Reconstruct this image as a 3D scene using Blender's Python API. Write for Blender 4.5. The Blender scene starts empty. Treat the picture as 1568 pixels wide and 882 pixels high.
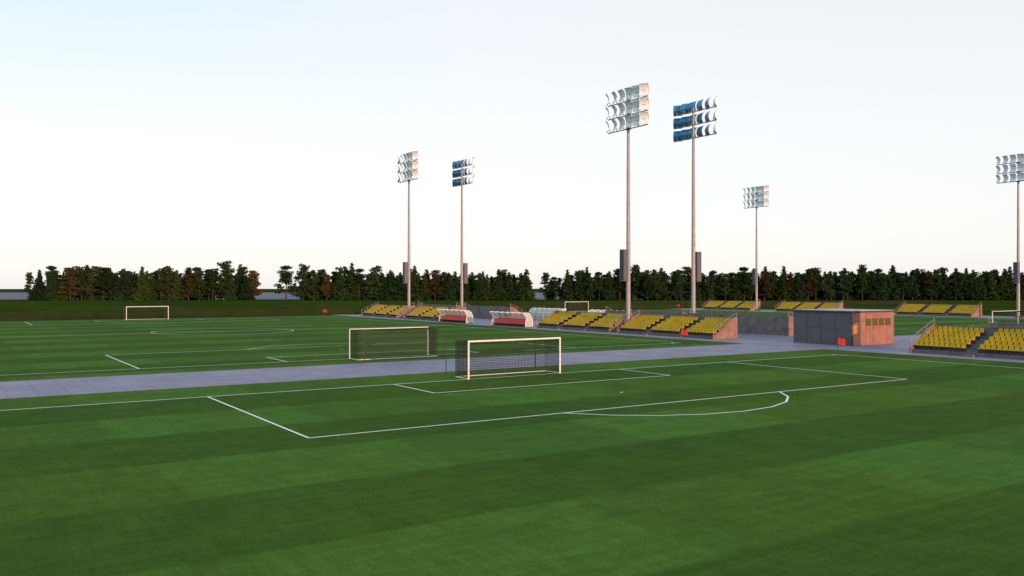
import bpy, math, random
from mathutils import Vector, Matrix
import numpy as np
random.seed(7); rng=np.random.default_rng(7)
scene=bpy.context.scene
scene.view_settings.view_transform='Standard'
scene.view_settings.look='None'
scene.view_settings.exposure=0

# ------------------------------------------------------------ materials
def new_mat(name):
    m=bpy.data.materials.new(name); m.use_nodes=True
    nt=m.node_tree; b=nt.nodes['Principled BSDF']
    return m,nt,b
def N(nt,t,**kw):
    n=nt.nodes.new(t)
    for k,v in kw.items(): setattr(n,k,v)
    return n
def math_node(nt,op,a,b=None,clamp=False):
    n=N(nt,'ShaderNodeMath',operation=op); n.use_clamp=clamp
    for i,x in enumerate((a,b)):
        if x is None: continue
        if isinstance(x,(int,float)): n.inputs[i].default_value=x
        else: nt.links.new(x,n.inputs[i])
    return n.outputs[0]
def mix_col(nt,f,a,b,mode='MIX'):
    n=N(nt,'ShaderNodeMix',data_type='RGBA',blend_type=mode)
    for idx,x in ((0,f),(6,a),(7,b)):
        if isinstance(x,(int,float)): n.inputs[idx].default_value=x
        elif isinstance(x,tuple): n.inputs[idx].default_value=(*x,1) if len(x)==3 else x
        else: nt.links.new(x,n.inputs[idx])
    return n.outputs[2]
def noise(nt,vec,scale,detail=4,rough=.55):
    n=N(nt,'ShaderNodeTexNoise'); n.inputs['Scale'].default_value=scale
    n.inputs['Detail'].default_value=detail; n.inputs['Roughness'].default_value=rough
    if vec is not None: nt.links.new(vec,n.inputs['Vector'])
    return n.outputs['Fac']
def maprange(nt,v,a,b,c,d):
    n=N(nt,'ShaderNodeMapRange'); nt.links.new(v,n.inputs[0])
    for i,x in enumerate((a,b,c,d)): n.inputs[i+1].default_value=x
    return n.outputs[0]
def geo_pos(nt):
    return N(nt,'ShaderNodeNewGeometry').outputs['Position']
def simple(name,col,rough=.7,metal=0,var=.12,scale=3.0,spec=.4,bump=0):
    m,nt,b=new_mat(name)
    tc=N(nt,'ShaderNodeTexCoord').outputs['Object']
    f=noise(nt,tc,scale,5)
    f=maprange(nt,f,.3,.7,1-var,1+var)
    c=N(nt,'ShaderNodeVectorMath',operation='SCALE'); c.inputs[0].default_value=col
    nt.links.new(f,c.inputs['Scale']); nt.links.new(c.outputs[0],b.inputs['Base Color'])
    b.inputs['Roughness'].default_value=rough; b.inputs['Metallic'].default_value=metal
    b.inputs['Specular IOR Level'].default_value=spec
    if bump:
        bn=N(nt,'ShaderNodeBump'); bn.inputs['Strength'].default_value=bump; bn.inputs['Distance'].default_value=.02
        nt.links.new(noise(nt,tc,scale*12,4),bn.inputs['Height']); nt.links.new(bn.outputs[0],b.inputs['Normal'])
    return m

def pitch_grass():
    m,nt,b=new_mat('mown_pitch_grass')
    pos=geo_pos(nt)
    nz=N(nt,'ShaderNodeTexNoise'); nz.inputs['Scale'].default_value=.35; nz.inputs['Detail'].default_value=3
    nt.links.new(pos,nz.inputs['Vector'])
    sub=N(nt,'ShaderNodeVectorMath',operation='SUBTRACT'); nt.links.new(nz.outputs['Color'],sub.inputs[0]); sub.inputs[1].default_value=(.5,.5,.5)
    sc=N(nt,'ShaderNodeVectorMath',operation='SCALE'); nt.links.new(sub.outputs[0],sc.inputs[0]); sc.inputs['Scale'].default_value=.6
    ad=N(nt,'ShaderNodeVectorMath',operation='ADD'); nt.links.new(pos,ad.inputs[0]); nt.links.new(sc.outputs[0],ad.inputs[1])
    sp=N(nt,'ShaderNodeSeparateXYZ'); nt.links.new(ad.outputs[0],sp.inputs[0])
    def stripe(o,off,w):
        t=math_node(nt,'MULTIPLY',math_node(nt,'SUBTRACT',o,off),math.pi/w)
        s=math_node(nt,'SINE',t)
        return maprange(nt,s,-.08,.08,0,1)
    s1=stripe(sp.outputs['Y'],19.3,5.8)
    s2=stripe(sp.outputs['X'],14.5,8.7)
    big=noise(nt,pos,.05,3); mid=noise(nt,pos,.6,4); 
    mp=N(nt,'ShaderNodeMapping'); nt.links.new(pos,mp.inputs[0]); mp.inputs['Scale'].default_value=(.35,2.2,1)
    streak=noise(nt,mp.outputs[0],1.3,6,.65)
    mp2=N(nt,'ShaderNodeMapping'); nt.links.new(pos,mp2.inputs[0]); mp2.inputs['Scale'].default_value=(2.6,.4,1)
    streak2=noise(nt,mp2.outputs[0],1.1,5,.65)
    fine=noise(nt,pos,9,6,.75)
    light=(.062,.152,.024); dark=(.034,.088,.013)
    c=mix_col(nt,math_node(nt,'MULTIPLY',s1,.78),light,dark)
    c=mix_col(nt,math_node(nt,'MULTIPLY',s2,.36),c,dark)
    c=mix_col(nt,maprange(nt,big,.40,.68,0,.5),c,(.072,.122,.010))
    k=maprange(nt,mid,.3,.7,.90,1.10)
    k=math_node(nt,'MULTIPLY',k,maprange(nt,streak,.3,.7,.84,1.16))
    k=math_node(nt,'MULTIPLY',k,maprange(nt,streak2,.3,.7,.88,1.12))
    k=math_node(nt,'MULTIPLY',k,maprange(nt,fine,.3,.7,.76,1.24))
    v=N(nt,'ShaderNodeVectorMath',operation='SCALE'); nt.links.new(c,v.inputs[0]); nt.links.new(k,v.inputs['Scale'])
    nt.links.new(v.outputs[0],b.inputs['Base Color'])
    b.inputs['Roughness'].default_value=.95; b.inputs['Specular IOR Level'].default_value=.02
    bn=N(nt,'ShaderNodeBump'); bn.inputs['Strength'].default_value=.5; bn.inputs['Distance'].default_value=.03
    nt.links.new(noise(nt,pos,22,5,.7),bn.inputs['Height']); nt.links.new(bn.outputs[0],b.inputs['Normal'])
    return m
def rough_grass():
    m,nt,b=new_mat('rough_meadow_grass'); pos=geo_pos(nt)
    a=noise(nt,pos,.02,6,.6); f=noise(nt,pos,.6,5,.7)
    c=mix_col(nt,maprange(nt,a,.35,.65,0,1),(.020,.045,.006),(.042,.066,.009))
    v=N(nt,'ShaderNodeVectorMath',operation='SCALE'); nt.links.new(c,v.inputs[0]); nt.links.new(maprange(nt,f,.3,.7,.7,1.3),v.inputs['Scale'])
    nt.links.new(v.outputs[0],b.inputs['Base Color'])
    b.inputs['Roughness'].default_value=1; b.inputs['Specular IOR Level'].default_value=.0
    return m
def paving(name,col):
    m,nt,b=new_mat(name); pos=geo_pos(nt)
    br=N(nt,'ShaderNodeTexBrick'); nt.links.new(pos,br.inputs['Vector'])
    br.offset=0; br.inputs['Scale'].default_value=1; br.inputs['Brick Width'].default_value=1.5; br.inputs['Row Height'].default_value=1.5
    br.inputs['Mortar Size'].default_value=.025; br.inputs['Mortar Smooth'].default_value=.3
    br.inputs['Color1'].default_value=(*[x*1.06 for x in col],1); br.inputs['Color2'].default_value=(*[x*.95 for x in col],1)
    br.inputs['Mortar'].default_value=(*[x*.6 for x in col],1)
    k=math_node(nt,'MULTIPLY',maprange(nt,noise(nt,pos,.25,5,.6),.3,.7,.86,1.12),maprange(nt,noise(nt,pos,14,4,.7),.3,.7,.94,1.06))
    v=N(nt,'ShaderNodeVectorMath',operation='SCALE'); nt.links.new(br.outputs['Color'],v.inputs[0]); nt.links.new(k,v.inputs['Scale'])
    nt.links.new(v.outputs[0],b.inputs['Base Color'])
    nt.links.new(maprange(nt,noise(nt,pos,.4,4),.3,.7,.5,.75),b.inputs['Roughness']); b.inputs['Specular IOR Level'].default_value=.25
    return m
def leaf_mat(name,c1,c2):
    m,nt,b=new_mat(name)
    g=N(nt,'ShaderNodeNewGeometry'); oi=N(nt,'ShaderNodeObjectInfo')
    c=mix_col(nt,g.outputs['Random Per Island'],c1,c2)
    v=N(nt,'ShaderNodeVectorMath',operation='SCALE'); nt.links.new(c,v.inputs[0])
    nt.links.new(maprange(nt,oi.outputs['Random'],0,1,.6,1.35),v.inputs['Scale'])
    nt.links.new(v.outputs[0],b.inputs['Base Color']); b.inputs['Roughness'].default_value=.9
    b.inputs['Specular IOR Level'].default_value=.05
    return m

M=dict(
 pitch=pitch_grass(), rough=rough_grass(),
 pave=paving('concrete_paving',(.205,.205,.285)),
 farpave=simple('distant_asphalt',(.15,.15,.20),.9,scale=.02,var=.2,spec=.1),
 line=simple('white_line_paint',(.8,.82,.8),.7,scale=2,var=.06,spec=.2),
 white=simple('white_painted_steel',(.74,.72,.72),.4),
 galv=simple('galvanised_steel',(.29,.27,.285),.5,.3,scale=1.2),
 cab=simple('cabinet_grey',(.10,.11,.14),.5,.2),
 cabd=simple('cabinet_dark',(.03,.035,.05),.5,.2),
 conc=simple('stand_concrete',(.10,.10,.12),.85,scale=1.5,var=.22,bump=.3),
 concl=simple('stand_wall_concrete',(.13,.125,.135),.85,scale=1.1,var=.3,bump=.3),
 conce=simple('stand_end_wall_sunlit',(.23,.135,.115),.85,scale=1.1,var=.3,bump=.3),  # concrete end walls with the warm low sun painted into their colour
 seat=simple('yellow_plastic_seat',(.48,.335,.006),.5,scale=.8,var=.14,spec=.25),
 red=simple('red_plastic_seat',(.55,.03,.02),.4,scale=.8,var=.1),
 flag=simple('red_flag_cloth',(.40,.012,.016),.8),
 net=simple('net_cord',(.035,.042,.034),.9,spec=.1),
 netl=simple('dark_pole_paint',(.03,.045,.035),.6),
 refl=simple('lamp_reflector_white',(.74,.83,.92),.35,.0,var=.04),
 lens=simple('lamp_warm_core',(.75,.62,.34),.3),
 blue=simple('lamp_back_sky_blue',(.05,.21,.40),.25,.4,var=.3,scale=.7),  # reflection of the blue sky is put into this base colour
 bwall=simple('grey_clad_panel',(.080,.085,.105),.6,scale=.8,var=.12),
 bside=simple('sunlit_side_wall',(.27,.135,.098),.8,scale=1.5,var=.2,bump=.2),  # sun-facing side, orange sunlight partly painted into the wall colour
 broof=simple('roof_membrane',(.42,.42,.45),.8,scale=.5),
 bdoor=simple('timber_door',(.42,.19,.08),.6,scale=4),
 trim=simple('dark_joint',(.035,.035,.045),.7),
 glassw=simple('window_glass_olive',(.10,.09,.025),.15,scale=1,spec=.6),
 bark=simple('tree_bark',(.05,.035,.025),.95,scale=4),
 fence=simple('dark_fence_mesh',(.03,.022,.018),.9,scale=.3,var=.4,spec=.1),
)
m,nt,b=new_mat('clear_canopy'); b.inputs['Base Color'].default_value=(.62,.80,.76,1); b.inputs['Roughness'].default_value=.15
b.inputs['Alpha'].default_value=.55; M['canopy']=m
L1=leaf_mat('leaves_dark_green',(.008,.025,.010),(.025,.054,.020))
L2=leaf_mat('leaves_olive',(.013,.031,.008),(.034,.056,.015))
L3=leaf_mat('leaves_rust',(.024,.025,.009),(.070,.054,.018))

# ------------------------------------------------------------ mesh builder
class MB:
    def __init__(s): s.v=[];s.f=[];s.mi=[];s.mats=[]
    def m(s,k):
        mt=M[k] if isinstance(k,str) else k
        if mt not in s.mats: s.mats.append(mt)
        return s.mats.index(mt)
    def poly(s,pts,k):
        i=len(s.v); s.v+= [tuple(p) for p in pts]; s.f.append(tuple(range(i,i+len(pts)))); s.mi.append(s.m(k))
    def hexa(s,p,k):
        i=len(s.v); s.v+=[tuple(q) for q in p]; mi=s.m(k)
        for f in ((3,2,1,0),(4,5,6,7),(0,1,5,4),(1,2,6,5),(2,3,7,6),(3,0,4,7)):
            s.f.append(tuple(i+j for j in f)); s.mi.append(mi)
    def box(s,a,b,k):
        x0,y0,z0=a;x1,y1,z1=b
        s.hexa([(x0,y0,z0),(x1,y0,z0),(x1,y1,z0),(x0,y1,z0),(x0,y0,z1),(x1,y0,z1),(x1,y1,z1),(x0,y1,z1)],k)
    def tube(s,p0,p1,r0,k,r1=None,n=8):
        r1=r0 if r1 is None else r1
        p0=Vector(p0);p1=Vector(p1);d=(p1-p0).normalized()
        a=d.orthogonal().normalized();c=d.cross(a)
        i=len(s.v);mi=s.m(k)
        for p,r in ((p0,r0),(p1,r1)):
            for j in range(n):
                t=2*math.pi*j/n; s.v.append(tuple(p+r*(a*math.cos(t)+c*math.sin(t))))
        for j in range(n):
            s.f.append((i+j,i+(j+1)%n,i+n+(j+1)%n,i+n+j)); s.mi.append(mi)
        s.f.append(tuple(i+j for j in range(n))[::-1]); s.mi.append(mi)
        s.f.append(tuple(i+n+j for j in range(n))); s.mi.append(mi)
    def prism(s,prof,y0,y1,k):
        n=len(prof); i=len(s.v); mi=s.m(k)
        for y in (y0,y1):
            for x,z in prof: s.v.append((x,y,z))
        s.f.append(tuple(range(i,i+n))); s.mi.append(mi)
        s.f.append(tuple(range(i+n,i+2*n))[::-1]); s.mi.append(mi)
        for j in range(n):
            s.f.append((i+j,i+n+j,i+n+(j+1)%n,i+(j+1)%n)); s.mi.append(mi)
    def mesh(s,name,smooth=False):
        me=bpy.data.meshes.new(name); me.from_pydata(s.v,[],s.f)
        for mt in s.mats: me.materials.append(mt)
        me.polygons.foreach_set('material_index',s.mi)
        if smooth: me.polygons.foreach_set('use_smooth',[True]*len(s.f))
        me.update(); return me
    def obj(s,name,loc=(0,0,0),rz=0,parent=None):
        return place(s.mesh(name),name,loc,rz,parent)
def place(me,name,loc=(0,0,0),rz=0,parent=None,sc=None):
    o=bpy.data.objects.new(name,me); scene.collection.objects.link(o)
    o.location=loc; o.rotation_euler=(0,0,rz)
    if sc: o.scale=sc
    if parent: o.parent=parent
    return o
def rect(mb,x0,y0,x1,y1,z,k): mb.poly([(x0,y0,z),(x1,y0,z),(x1,y1,z),(x0,y1,z)],k)

# ------------------------------------------------------------ ground
g=MB(); rect(g,-5000,-3000,5000,6000,0,'rough'); g.obj('ground')
SP0,SP1=71.2,94.0
for nm,(a,b_,c,d) in dict(a=(-60,-70,SP0,53.5),b=(-60,63.2,SP0,178),c=(SP1,63.2,171.5,178),d=(SP1,-70,171.5,53.5)).items():
    q=MB(); rect(q,a,b_,c,d,.004,'pitch'); q.obj('pitch_grass')
q=MB(); rect(q,-120,53.5,330,63.2,.005,'pave'); q.obj('paved_path')
q=MB(); rect(q,SP0,-70,SP1,181,.009,'pave'); q.obj('paved_walkway')
q=MB(); rect(q,171.5,-70,186,181,.009,'pave'); q.obj('paved_walkway')
k=MB()
for (a,b_,c,d) in ((-120,53.42,SP0,53.5),(-120,63.2,SP0,63.28),(SP1,53.42,171.5,53.5),(SP1,63.2,171.5,63.28)): 
    k.box((a,b_,-.05),(c,d,.02),'conc')
k.obj('path_kerb')
th=math.radians(33.3)
E_r=Vector((.8358,-.549,0)); E_f=Vector((.549,.8358,0))
def belt(r,f,z=0): 
    p=E_r*r+E_f*f; return (p.x,p.y,z)
q=MB(); q.poly([belt(-1800,445,.02),belt(1800,445,.02),belt(2600,1150,.02),belt(-2600,1150,.02)],'farpave'); q.obj('distant_road')

# ------------------------------------------------------------ markings
W=.115
def pitch_lines(cx,y0,y1,name):
    mb=MB(); hw=34.2; zx,zy,za=.012,.015,.018
    def lx(xa,xb,y): rect(mb,xa,y-W/2,xb,y+W/2,zx,'line')
    def ly(x,ya,yb): rect(mb,x-W/2,ya,x+W/2,yb,zy,'line')
    lx(cx-hw,cx+hw,y0);lx(cx-hw,cx+hw,y1);lx(cx-hw,cx+hw,(y0+y1)/2)
    ly(cx-hw,y0,y1);ly(cx+hw,y0,y1)
    def arc(x,y,r,a0,a1,n,z=za):
        for i in range(n):
            a=a0+(a1-a0)*i/n; b=a0+(a1-a0)*(i+1)/n
            ri,ro=max(.001,r-W/2),r+W/2
            mb.poly([(x+ri*math.cos(a),y+ri*math.sin(a),z),(x+ro*math.cos(a),y+ro*math.sin(a),z),(x+ro*math.cos(b),y+ro*math.sin(b),z),(x+ri*math.cos(b),y+ri*math.sin(b),z)],'line')
    arc(cx,(y0+y1)/2,9.15,0,2*math.pi,32)
    for yg,s in ((y0,1),(y1,-1)):
        ya=yg+s*15.5; lx(cx-20.05,cx+20.05,ya)
        for x in (cx-20.05,cx+20.05): ly(x,min(yg,ya),max(yg,ya))
        yb=yg+s*5.3; lx(cx-9,cx+9,yb)
        for x in (cx-9,cx+9): ly(x,min(yg,yb),max(yg,yb))
        ys=yg+s*10.8; arc(cx,ys,.06,0,2*math.pi,8)
        t=math.asin((15.5-10.8)/9.0)
        if s>0: arc(cx,ys,9.0,t,math.pi-t,8)
        else: arc(cx,ys,9.0,math.pi+t,2*math.pi-t,8)
    for x,y,a in ((cx-hw,y0,0),(cx+hw,y0,math.pi/2),(cx+hw,y1,math.pi),(cx-hw,y1,1.5*math.pi)): arc(x,y,1,a,a+math.pi/2,5)
    mb.obj(name)
C1,C3=32.1,132.7
pitch_lines(C1,-56.5,48.4,'pitch_markings')
pitch_lines(C1,67.9,172.5,'pitch_markings')
pitch_lines(C3,67.9,172.5,'pitch_markings')
pitch_lines(C3,-56.5,48.4,'pitch_markings')

# ------------------------------------------------------------ goals
def goal_mesh(cell,wt):
    mb=MB(); hw=3.66; r=.06; H=2.44; D=1.7
    for x in (-hw,hw):
        mb.tube((x,0,0),(x,0,H+r),r,'white',n=10)
        mb.tube((x,.0,H-.02),(x,D*.55,H-.06),.022,'netl'); 
        mb.tube((x,.0,.03),(x,D,.03),.03,'white')
        mb.tube((x,3.0,0),(x,3.0,2.5),.035,'netl')
        mb.tube((x,3.0,2.46),(x,D,H-.1),.008,'netl',n=5)
        mb.tube((x,3.0,2.3),(x,D*.9,.9),.006,'netl',n=5)
    mb.tube((-hw,0,H),(hw,0,H),r,'white',n=10)
    mb.tube((-hw,D,.03),(hw,D,.03),.03,'white')
    def cord(p,q): mb.tube(p,q,wt,'net',n=3)
    nx=int(2*hw/cell); nz=int(H/cell); nd=int(D/cell)
    def back(i,j):
        x=-hw+2*hw*i/nx; z=H*j/nz
        s=math.sin(math.pi*i/nx*1.0)
        y=D-.02 + .10*math.sin(math.pi*j/nz)*s
        zz=z-(.09*s*(j/nz))
        return (x,y,zz+.02)
    for i in range(nx+1):
        for j in range(0,nz,3):
            cord(back(i,j),back(i,min(j+3,nz)))
    for j in range(nz+1):
        for i in range(0,nx,6): cord(back(i,j),back(min(i+6,nx),j))
    def top(i,j):
        x=-hw+2*hw*i/nx; t=j/nd; s=math.sin(math.pi*i/nx)
        b=back(i,nz); return (x,t*b[1],H+(b[2]-H)*t-.05*s*math.sin(math.pi*t))
    for i in range(nx+1): cord(top(i,0),top(i,nd//2)); cord(top(i,nd//2),top(i,nd))
    for j in range(nd+1):
        for i in range(0,nx,6): cord(top(i,j),top(min(i+6,nx),j))
    for x in (-hw,hw):
        for j in range(nz+1): cord((x,0,H*j/nz+.01),(x,D,H*j/nz+.01))
        for j in range(nd+1): cord((x,D*j/nd,0.02),(x,D*j/nd,H))
    return mb.mesh('football_goal')
gm=goal_mesh(.12,.014); gmf=goal_mesh(.24,.014)
place(gm,'football_goal',(C1,48.4,0)); place(gm,'football_goal',(C1,67.9,0),math.pi)
place(gmf,'football_goal',(C1,172.5,0)); place(gmf,'football_goal',(C3,172.5,0)); place(gmf,'football_goal',(C3,67.9,0),math.pi)
place(gmf,'football_goal',(C3,48.4,0))

# ------------------------------------------------------------ corner flags
mb=MB(); mb.tube((0,0,0),(0,0,1.5),.025,'netl'); mb.tube((0,0,0),(0,0,.06),.07,'netl')
for i in range(6):
    f=lambda t:(t*.75,.06*math.sin(t*7),0)
    a=f(i/6);b_=f((i+1)/6)
    mb.poly([(a[0]+.02,a[1],.92-.02*i),(b_[0]+.02,b_[1],.90-.02*i),(b_[0]+.02,b_[1],1.46-.02*i),(a[0]+.02,a[1],1.48-.02*i)],'flag')
fm=mb.mesh('corner_flag')
for x,y in ((66.3,48.4),(66.3,67.9),(66.3,172.5),(-2.1,172.5),(98.5,172.5),(98.5,67.9),(166.9,172.5),(98.5,48.4)):
    place(fm,'corner_flag',(x,y,0),math.radians(-20))

# ------------------------------------------------------------ grandstand
def stand_mesh():
    mb=MB(); T=.75; R=.32; n=5; Ln=17
    for i in range(n):
        mb.box((T*i,.15,0),(T*(i+1)-.001,Ln-.15,R*(i+1)),'conc')
    dx=T*n
    mb.box((dx,0.15,0),(dx+.15,Ln-.15,2.34),'concl')
    mb.box((dx-.03,0.15,2.342),(dx+.18,Ln-.15,2.42),'concl')
    prof=[(-.12,0),(dx+.15,0),(dx+.15,2.42),(dx-.5,2.42),(0.3,.5),(-.12,.5)]
    mb.prism(prof,0,.148,'conce'); mb.prism(prof,Ln-.148,Ln,'conce')
    for b in range(3):
        y0=.15+b*6
        for i in range(n):
            for s in range(10):
                y=y0+.06+s*.485
                z=R*(i+1); x=T*i+.22
                mb.hexa([(x,y,z+.36),(x+.40,y,z+.34),(x+.40,y+.42,z+.34),(x,y+.42,z+.36),(x,y,z+.42),(x+.40,y,z+.40),(x+.40,y+.42,z+.40),(x,y+.42,z+.42)],'seat')
                mb.hexa([(x+.37,y,z+.402),(x+.42,y,z+.402),(x+.42,y+.42,z+.402),(x+.37,y+.42,z+.402),(x+.45,y+.03,z+.74),(x+.50,y+.03,z+.74),(x+.50,y+.39,z+.74),(x+.45,y+.39,z+.74)],'seat')
                mb.box((x+.15,y+.17,z),(x+.22,y+.25,z+.345),'trim')
    for b in range(2):
        ya=5.08+b*6; yb=ya+.95
        for i in range(n):
            mb.box((T*i-.35,ya,R*i if i else 0),(T*i-.001,yb,R*i+R/2),'concl')
    for y in (.07,Ln-.07):
        pts=[(.0,.5),(.0,1.35),(dx+.05,3.0),(dx+.05,2.4)]
        for a,c in zip(pts[:-1],pts[1:]): mb.tube((a[0],y,a[1]),(c[0],y,c[1]),.025,'galv',n=6)
        mb.tube((0,y,.95),(dx+.05,y,2.6),.018,'galv',n=6)
        for t in (.33,.66): mb.tube((dx*t,y,.5+1.6*t),(dx*t,y,1.35+1.65*t),.022,'galv',n=6)
    return mb.mesh('grandstand')
sm=stand_mesh()
for y in (29.3,70.4,88.9,133.2,153.2): 
    place(sm,'grandstand',(73.9,y,.009))
for y in (29.3,70.6,88.9,133.2,153.2): place(sm,'grandstand',(91.0,y+17,.009),math.pi)
for y in (29,62,96.5,129.5,154.5): place(sm,'grandstand',(175.5,y,.009))

# ------------------------------------------------------------ dugouts
def dugout():
    mb=MB(); L=9.4
    prof=[(1.35,.12),(1.42,.8),(1.32,1.4),(1.05,1.85),(.6,2.12),(.05,2.2),(-.35,2.12)]
    nb=6
    for i in range(nb+1):
        y=L*i/nb
        for a,c in zip(prof[:-1],prof[1:]): mb.tube((a[0],y,a[1]),(c[0],y,c[1]),.055,'white',n=6)
    for x,z in (prof[0],prof[2],prof[4],prof[6]): mb.tube((x,0,z),(x,L,z),.045,'white',n=6)
    for a,c in zip(prof[:-1],prof[1:]): mb.poly([(a[0],0,a[1]),(a[0],L,a[1]),(c[0],L,c[1]),(c[0],0,c[1])],'canopy')
    for y in (0,L):
        mb.poly([(p[0],y,p[1]) for p in prof]+[(.25,y,1.5),(.1,y,.12)],'canopy')
        mb.tube((.1,y,.1),(.25,y,1.5),.04,'white',n=6); mb.tube((.25,y,1.5),(-.35,y,2.12),.04,'white',n=6)
    mb.box((-.1,0,0),(1.45,L,.12),'conc')
    for row,(x,z) in enumerate(((.1,.12),(.75,.3))):
        if row: mb.box((.7,.1,.121),(1.3,L-.1,.3),'conc')
        for i in range(17):
            y=.2+i*.53
            mb.box((x,y,z+.34),(x+.42,y+.46,z+.42),'red')
            mb.hexa([(x+.36,y,z+.422),(x+.42,y,z+.422),(x+.42,y+.46,z+.422),(x+.36,y+.46,z+.422),(x+.44,y,z+.95),(x+.50,y,z+.95),(x+.50,y+.46,z+.95),(x+.44,y+.46,z+.95)],'red')
            mb.box((x+.1,y+.18,z),(x+.3,y+.26,z+.34),'trim')
    return mb.mesh('dugout_shelter')
dm=dugout()
for y in (106.6,124.0):
    place(dm,'dugout_shelter',(72.3,y,.009)); place(dm,'dugout_shelter',(92.7,y+9.4,.009),math.pi)

# ------------------------------------------------------------ floodlight towers
def tower_mesh():
    mb=MB()
    mb.box((-.5,-.5,0),(.5,.5,.35),'concl')
    mb.tube((0,0,.35),(0,0,12),.31,'galv',.27,16); mb.tube((0,0,12),(0,0,31.2),.27,'galv',.17,16)
    mb.tube((0,0,.35),(0,0,.42),.44,'galv',n=16)
    for z in (12,21): mb.tube((0,0,z-.06),(0,0,z+.06),.31 if z<15 else .26,'galv',n=16)
    x0,x1,yy=-1.15,-.34,.42
    mb.box((x0,-yy,6.8),(x1,yy,11.0),'cab')
    for i in range(12):
        z=7.0+i*.33
        mb.box((x0-.025,-yy+.06,z),(x0-.002,yy-.06,z+.2),'cabd')
        mb.box((x0+.08,-yy-.022,z),(x1-.08,-yy-.002,z+.2),'cab')
    for z in (7.3,8.9,10.5): mb.box((x1,-.12,z),(-.2,.12,z+.12),'galv')
    for r,z in enumerate((27.0,28.85,30.7)):
        mb.tube((-.15,-4.0,z),(-.15,4.0,z),.075,'galv',n=8)
        mb.box((-.2,-.35,z-.12),(.15,.35,z+.12),'galv')
        for i in range(6):
            y=-3.5+i*1.4
            yaw=math.radians(34-i*72/5)
            tilt=math.radians(4)
            rot=Matrix.Rotation(yaw,3,'Z')@Matrix.Rotation(-tilt,3,'Y')
            base=Vector((-.30,y,z+.10))
            def P(a,b,c): return base+rot@Vector((a,b,c))
            w=.60; n=7; Hh=1.5
            prof=[(-.05-.34*(4*(j/n-.5)**2), Hh*j/n) for j in range(n+1)]
            for j in range(n):
                (a0,z0),(a1,z1)=prof[j],prof[j+1]
                mb.poly([P(a0,-w,z0),P(a0,w,z0),P(a1,w,z1),P(a1,-w,z1)],'refl')
                mb.poly([P(a0+.05,-w,z0),P(a1+.05,-w,z1),P(a1+.05,w,z1),P(a0+.05,w,z0)],'blue')
                for s in (-w,w): mb.tube(P(a0,s,z0),P(a1,s,z1),.035,'white',n=5)
            for t in (0,n): mb.tube(P(prof[t][0],-w,prof[t][1]),P(prof[t][0],w,prof[t][1]),.035,'white',n=5)
            mb.tube(P(-.1,-.22,.72),P(-.1,.22,.72),.07,'lens',n=8)
            mb.tube(P(.02,0,.35),base+Vector((.15,0,-.10)),.05,'galv',n=6)
    return mb.mesh('floodlight_tower')
tm=tower_mesh()
for x,y,r in ((76.3,88,0),(88.3,88,1),(76.9,154,0),(88.9,154,1),(76.3,22,0),(88.3,22,1),(178,88.6,0),(178,154.6,0),(178,22,0)):
    place(tm,'floodlight_tower',(x,y,0),math.pi*r)

# ------------------------------------------------------------ service building
bx0,bx1,by0,by1,bh=77.4,84.7,55.0,62.1,3.5
par=bpy.data.objects.new('service_building',None); scene.collection.objects.link(par)
mb=MB()
mb.box((bx0,by0,0),(bx1,by1,bh-.12),'bwall'); mb.obj('body',parent=par)
mb=MB(); mb.box((bx0+.06,by0-.06,.0),(bx1,by0-.002,bh-.13),'bside')
mb.box((bx0-.001+.01,by0-.10,.0),(bx0+.06,by0-.003,bh-.13),'trim')
for i in range(1,6):
    x=bx0+i*(bx1-bx0)/6; mb.box((x-.012,by0-.068,.1),(x+.012,by0-.061,bh-.2),'trim')
mb.obj('side_cladding',parent=par)
mb=MB(); mb.box((bx0-.12,by0-.18,bh-.12),(bx1+.12,by1+.12,bh+.03),'trim'); mb.box((bx0-.02,by0-.08,bh+.032),(bx1+.02,by1+.02,bh+.07),'broof')
mb.obj('roof',parent=par)
mb=MB()
for i in range(1,4):
    y=by0+i*(by1-by0)/4; mb.box((bx0-.012,y-.02,0),(bx0-.002,y+.02,bh-.13),'trim')
mb.box((bx0-.010,by0,1.7),(bx0-.001,by1,1.73),'trim')
mb.obj('panel_joints',parent=par)
mb=MB()
for i in range(4):
    x=79.85+i*1.12
    mb.box((x,by0-.09,2.0),(x+.85,by0-.07,2.72),'trim')
    mb.box((x+.05,by0-.10,2.05),(x+.80,by0-.091,2.67),'glassw')
    mb.box((x+.40,by0-.11,2.05),(x+.45,by0-.101,2.67),'trim')
mb.obj('windows',parent=par)
mb=MB(); mb.box((77.6,by0-.10,.02),(78.75,by0-.071,2.5),'trim'); mb.box((77.66,by0-.12,.04),(78.69,by0-.101,2.44),'bdoor'); mb.tube((78.55,by0-.16,1.0),(78.55,by0-.16,1.2),.02,'galv'); mb.obj('door',parent=par)

# ------------------------------------------------------------ perimeter fence
mb=MB()
for i in range(0,150):
    x=-60+i*2.5; mb.tube((x,182,0),(x,182,1.5),.03,'fence',n=5)
mb.tube((-60,182,1.5),(312,182,1.5),.03,'fence',n=5)
for j in range(14): mb.tube((-60,182,.06+j*.105),(312,182,.06+j*.105),.025,'fence',n=4)
mb.obj('perimeter_fence')

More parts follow.
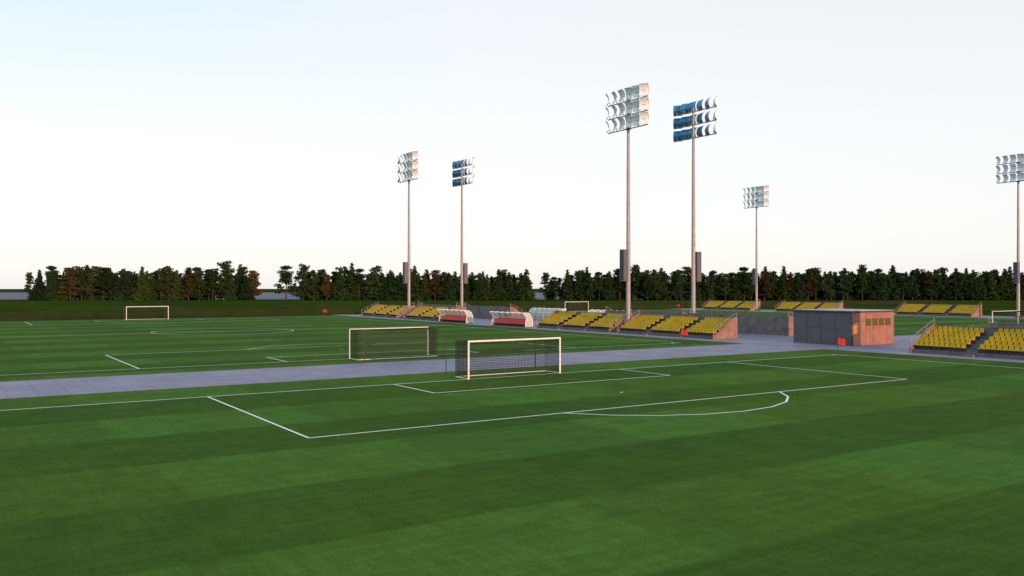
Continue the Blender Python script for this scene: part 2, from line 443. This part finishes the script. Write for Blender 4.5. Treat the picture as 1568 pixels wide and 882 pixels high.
# ------------------------------------------------------------ trees
def quads(cent,size):
    n=len(cent)
    d=rng.normal(size=(n,3)); d/=np.linalg.norm(d,axis=1)[:,None]
    e=np.cross(d,rng.normal(size=(n,3))); e/=np.linalg.norm(e,axis=1)[:,None]
    s=size[:,None]*.5
    asp=rng.uniform(.5,1,size=(n,1))
    return np.stack([cent-d*s,cent-e*s*asp,cent+d*s,cent+e*s*asp],1)
def tree_mesh(kind,mat):
    mb=MB(); H=15
    C=[];S=[]
    if kind=='conifer':
        mb.tube((0,0,0),(0,0,H*.96),.22,'bark',.03,6)
        z=1.2; 
        while z<H:
            t=(z-1.2)/(H-1.2); R=(3.9*(1-t)**.8+.12)*random.uniform(.75,1.12)
            nb=int(6+8*(1-t))
            for b in range(nb):
                a=random.uniform(0,6.283); rr=R*random.uniform(.6,1.1)
                tip=Vector((math.cos(a)*rr,math.sin(a)*rr,z-.25*rr+random.uniform(-.2,.2)))
                if rr>1.2: mb.tube((0,0,z),tuple(tip),.05,'bark',.015,3)
                m_=int(5+rr*6)
                for q_ in range(m_):
                    u=random.uniform(.15,1.05); C.append((tip.x*u+random.gauss(0,.25),tip.y*u+random.gauss(0,.25),z+(tip.z-z)*u+random.gauss(0,.2))); S.append(random.uniform(.5,.95)*(1.15-.45*t))
            z+=random.uniform(.45,.7)
    elif kind=='pine':
        mb.tube((0,0,0),(.3,0,H*.9),.26,'bark',.06,6)
        for b in range(32):
            z=(.16+.84*random.random()**.85)*H; a=random.uniform(0,6.283)
            t=z/H; rr=random.uniform(.4,3.4)*(1.25-t*.95)
            c=Vector((math.cos(a)*rr,math.sin(a)*rr,z+random.uniform(0,.4)))
            mb.tube((.2,0,z-.9),tuple(c),.08,'bark',.02,4)
            rad=random.uniform(1.0,1.7)
            for q_ in range(64):
                p=rng.normal(size=3); p/=np.linalg.norm(p); p*=random.random()**.4
                C.append((c.x+p[0]*rad*1.15,c.y+p[1]*rad*1.15,c.z+p[2]*rad*.55)); S.append(random.uniform(.45,.9))
    else:
        mb.tube((0,0,0),(0.1,.1,H*.45),.3,'bark',.18,7)
        for b in range(34):
            u=random.random(); z=H*(.10+.82*u); a=random.uniform(0,6.283)
            env=3.7*math.sin(math.pi*min(1,.18+.76*u))**.6
            rr=env*random.uniform(.1,.98)
            c=Vector((math.cos(a)*rr,math.sin(a)*rr,z))
            mb.tube((.05,.05,min(z*.7,H*.45)),tuple(c),.1,'bark',.02,4)
            rad=random.uniform(.9,1.6)
            for q_ in range(62):
                p=rng.normal(size=3); p/=np.linalg.norm(p); p*=random.random()**.4
                C.append((c.x+p[0]*rad,c.y+p[1]*rad,c.z+p[2]*rad*.85)); S.append(random.uniform(.45,.9))
    Q=quads(np.array(C),np.array(S))
    for q_ in Q: mb.poly(q_.tolist(),mat)
    return mb.mesh('tree_crown_mesh')
random.seed(11)
kinds=[('conifer',L1),('conifer',L1),('conifer',L2),('pine',L1),('pine',L2),('pine',L3),('broad',L1),('broad',L2),('broad',L3),('conifer',L2)]
tms=[tree_mesh(*k_) for k_ in kinds]
belt_par=bpy.data.objects.new('distant_tree_line',None); scene.collection.objects.link(belt_par)
def plant(r,f,h,ti=None):
    ti=random.randrange(len(tms)) if ti is None else ti
    s=h/15; w=s*random.uniform(.95,1.3)
    place(tms[ti],'tree',belt(r,f),random.uniform(0,6.28),belt_par,(w,w,s))
def seg(r0,r1,h0,h1,step,rows=4,wt=None):
    for row in range(rows):
        r=r0+row*1.1
        while r<r1-row*1.1:
            h=random.uniform(h0-.5,h1+.2)
            if random.random()<.16: h=random.uniform(h1+.4,h1+2.4)
            ti=random.choices(range(len(tms)),wt)[0] if wt else None
            plant(r+random.uniform(-.8,.8),416+row*7+random.uniform(-2,2),h*(1-.03*row),ti)
            r+=step*random.uniform(.7,1.35)
seg(-231,-124,12.5,16,4.7,4,[2.5,2.5,2,3,3,1.6,3,2.5,1.3,2])
plant(-108,415,17,3); plant(-100,417,16.5,4)
seg(-101,-60,12.5,15.5,4.7,4,[2,2,2,3,2,1.2,3,2,1,2])
seg(-62,10,12.3,14.4,4.3,4,[3,3,2,3,2,.4,3,2,.5,2])
seg(17,26,11,12.5,4.5,3,[2,2,2,2,2,0,2,2,0,2]); 
seg(27,60,12.6,14.7,4.5,4,[3,3,2,3,2,.5,3,2,.5,2])
seg(60,90,13,16,4.5,4,[1,1,2,2,3,1.6,2,3,1.6,2])
seg(88,330,12.7,14.8,4.4,4,[3,3,2,3,2,.6,3,2,.6,2])
seg(-420,-285,12.5,16.5,6,2)

# ------------------------------------------------------------ world / sun
sun_dir=Vector((-.07,-1,0)).normalized(); el=math.radians(8)
sd=Vector((sun_dir.x*math.cos(el),sun_dir.y*math.cos(el),math.sin(el)))
w=bpy.data.worlds.new('World'); scene.world=w; w.use_nodes=True
nt=w.node_tree; nt.nodes.clear()
out=N(nt,'ShaderNodeOutputWorld'); add=N(nt,'ShaderNodeAddShader')
sky=N(nt,'ShaderNodeTexSky'); sky.sky_type='NISHITA'; sky.sun_disc=False; sky.sun_elevation=el; sky.sun_rotation=math.atan2(sun_dir.x,sun_dir.y)
b1=N(nt,'ShaderNodeBackground'); b1.inputs[1].default_value=.05; nt.links.new(sky.outputs[0],b1.inputs[0])
tc=N(nt,'ShaderNodeTexCoord'); sp=N(nt,'ShaderNodeSeparateXYZ'); nt.links.new(tc.outputs['Generated'],sp.inputs[0])
cr=N(nt,'ShaderNodeValToRGB'); nt.links.new(sp.outputs['Z'],cr.inputs[0])
els=cr.color_ramp.elements
els[0].position=0; els[0].color=(.79,.79,.83,1); els[1].position=1; els[1].color=(.36,.46,.68,1)
for p_,c_ in ((.07,(.81,.805,.835)),(.17,(.82,.81,.82)),(.32,(.78,.78,.79)),(.58,(.55,.62,.74))):
    e=els.new(p_); e.color=(*c_,1)
dt=N(nt,'ShaderNodeVectorMath',operation='DOT_PRODUCT'); nt.links.new(tc.outputs['Generated'],dt.inputs[0]); dt.inputs[1].default_value=(-.8358,.549,0)
blu=math_node(nt,'MULTIPLY',maprange(nt,dt.outputs['Value'],.05,.6,0,1),maprange(nt,sp.outputs['Z'],.16,.36,0,1))
cl=N(nt,'ShaderNodeMapping'); nt.links.new(tc.outputs['Generated'],cl.inputs[0]); cl.inputs['Scale'].default_value=(1.2,1.2,5)
cn=noise(nt,cl.outputs[0],1.6,5,.5)
blu=math_node(nt,'MULTIPLY',blu,maprange(nt,cn,.3,.7,.6,1.3),True)
col=mix_col(nt,blu,cr.outputs[0],(.54,.72,.80))
b2=N(nt,'ShaderNodeBackground'); b2.inputs[1].default_value=1.0; nt.links.new(col,b2.inputs[0])
nt.links.new(b1.outputs[0],add.inputs[0]); nt.links.new(b2.outputs[0],add.inputs[1]); nt.links.new(add.outputs[0],out.inputs[0])
ld=bpy.data.lights.new('sun','SUN'); ld.energy=4.4; ld.angle=math.radians(.5); ld.color=(1,.53,.31)
so=bpy.data.objects.new('sun',ld); scene.collection.objects.link(so); so.rotation_euler=sd.to_track_quat('Z','Y').to_euler(); so.location=(0,0,60)

# ------------------------------------------------------------ camera
cd=bpy.data.cameras.new('camera'); cd.lens=36*1330/1568; cd.sensor_width=36; cd.clip_end=20000; cd.clip_start=.1
cd.dof.use_dof=True; cd.dof.focus_distance=110; cd.dof.aperture_fstop=2.2
co=bpy.data.objects.new('camera',cd); scene.collection.objects.link(co); co.location=(0,0,5.9); co.rotation_euler=(math.radians(90),0,-th)
scene.camera=co
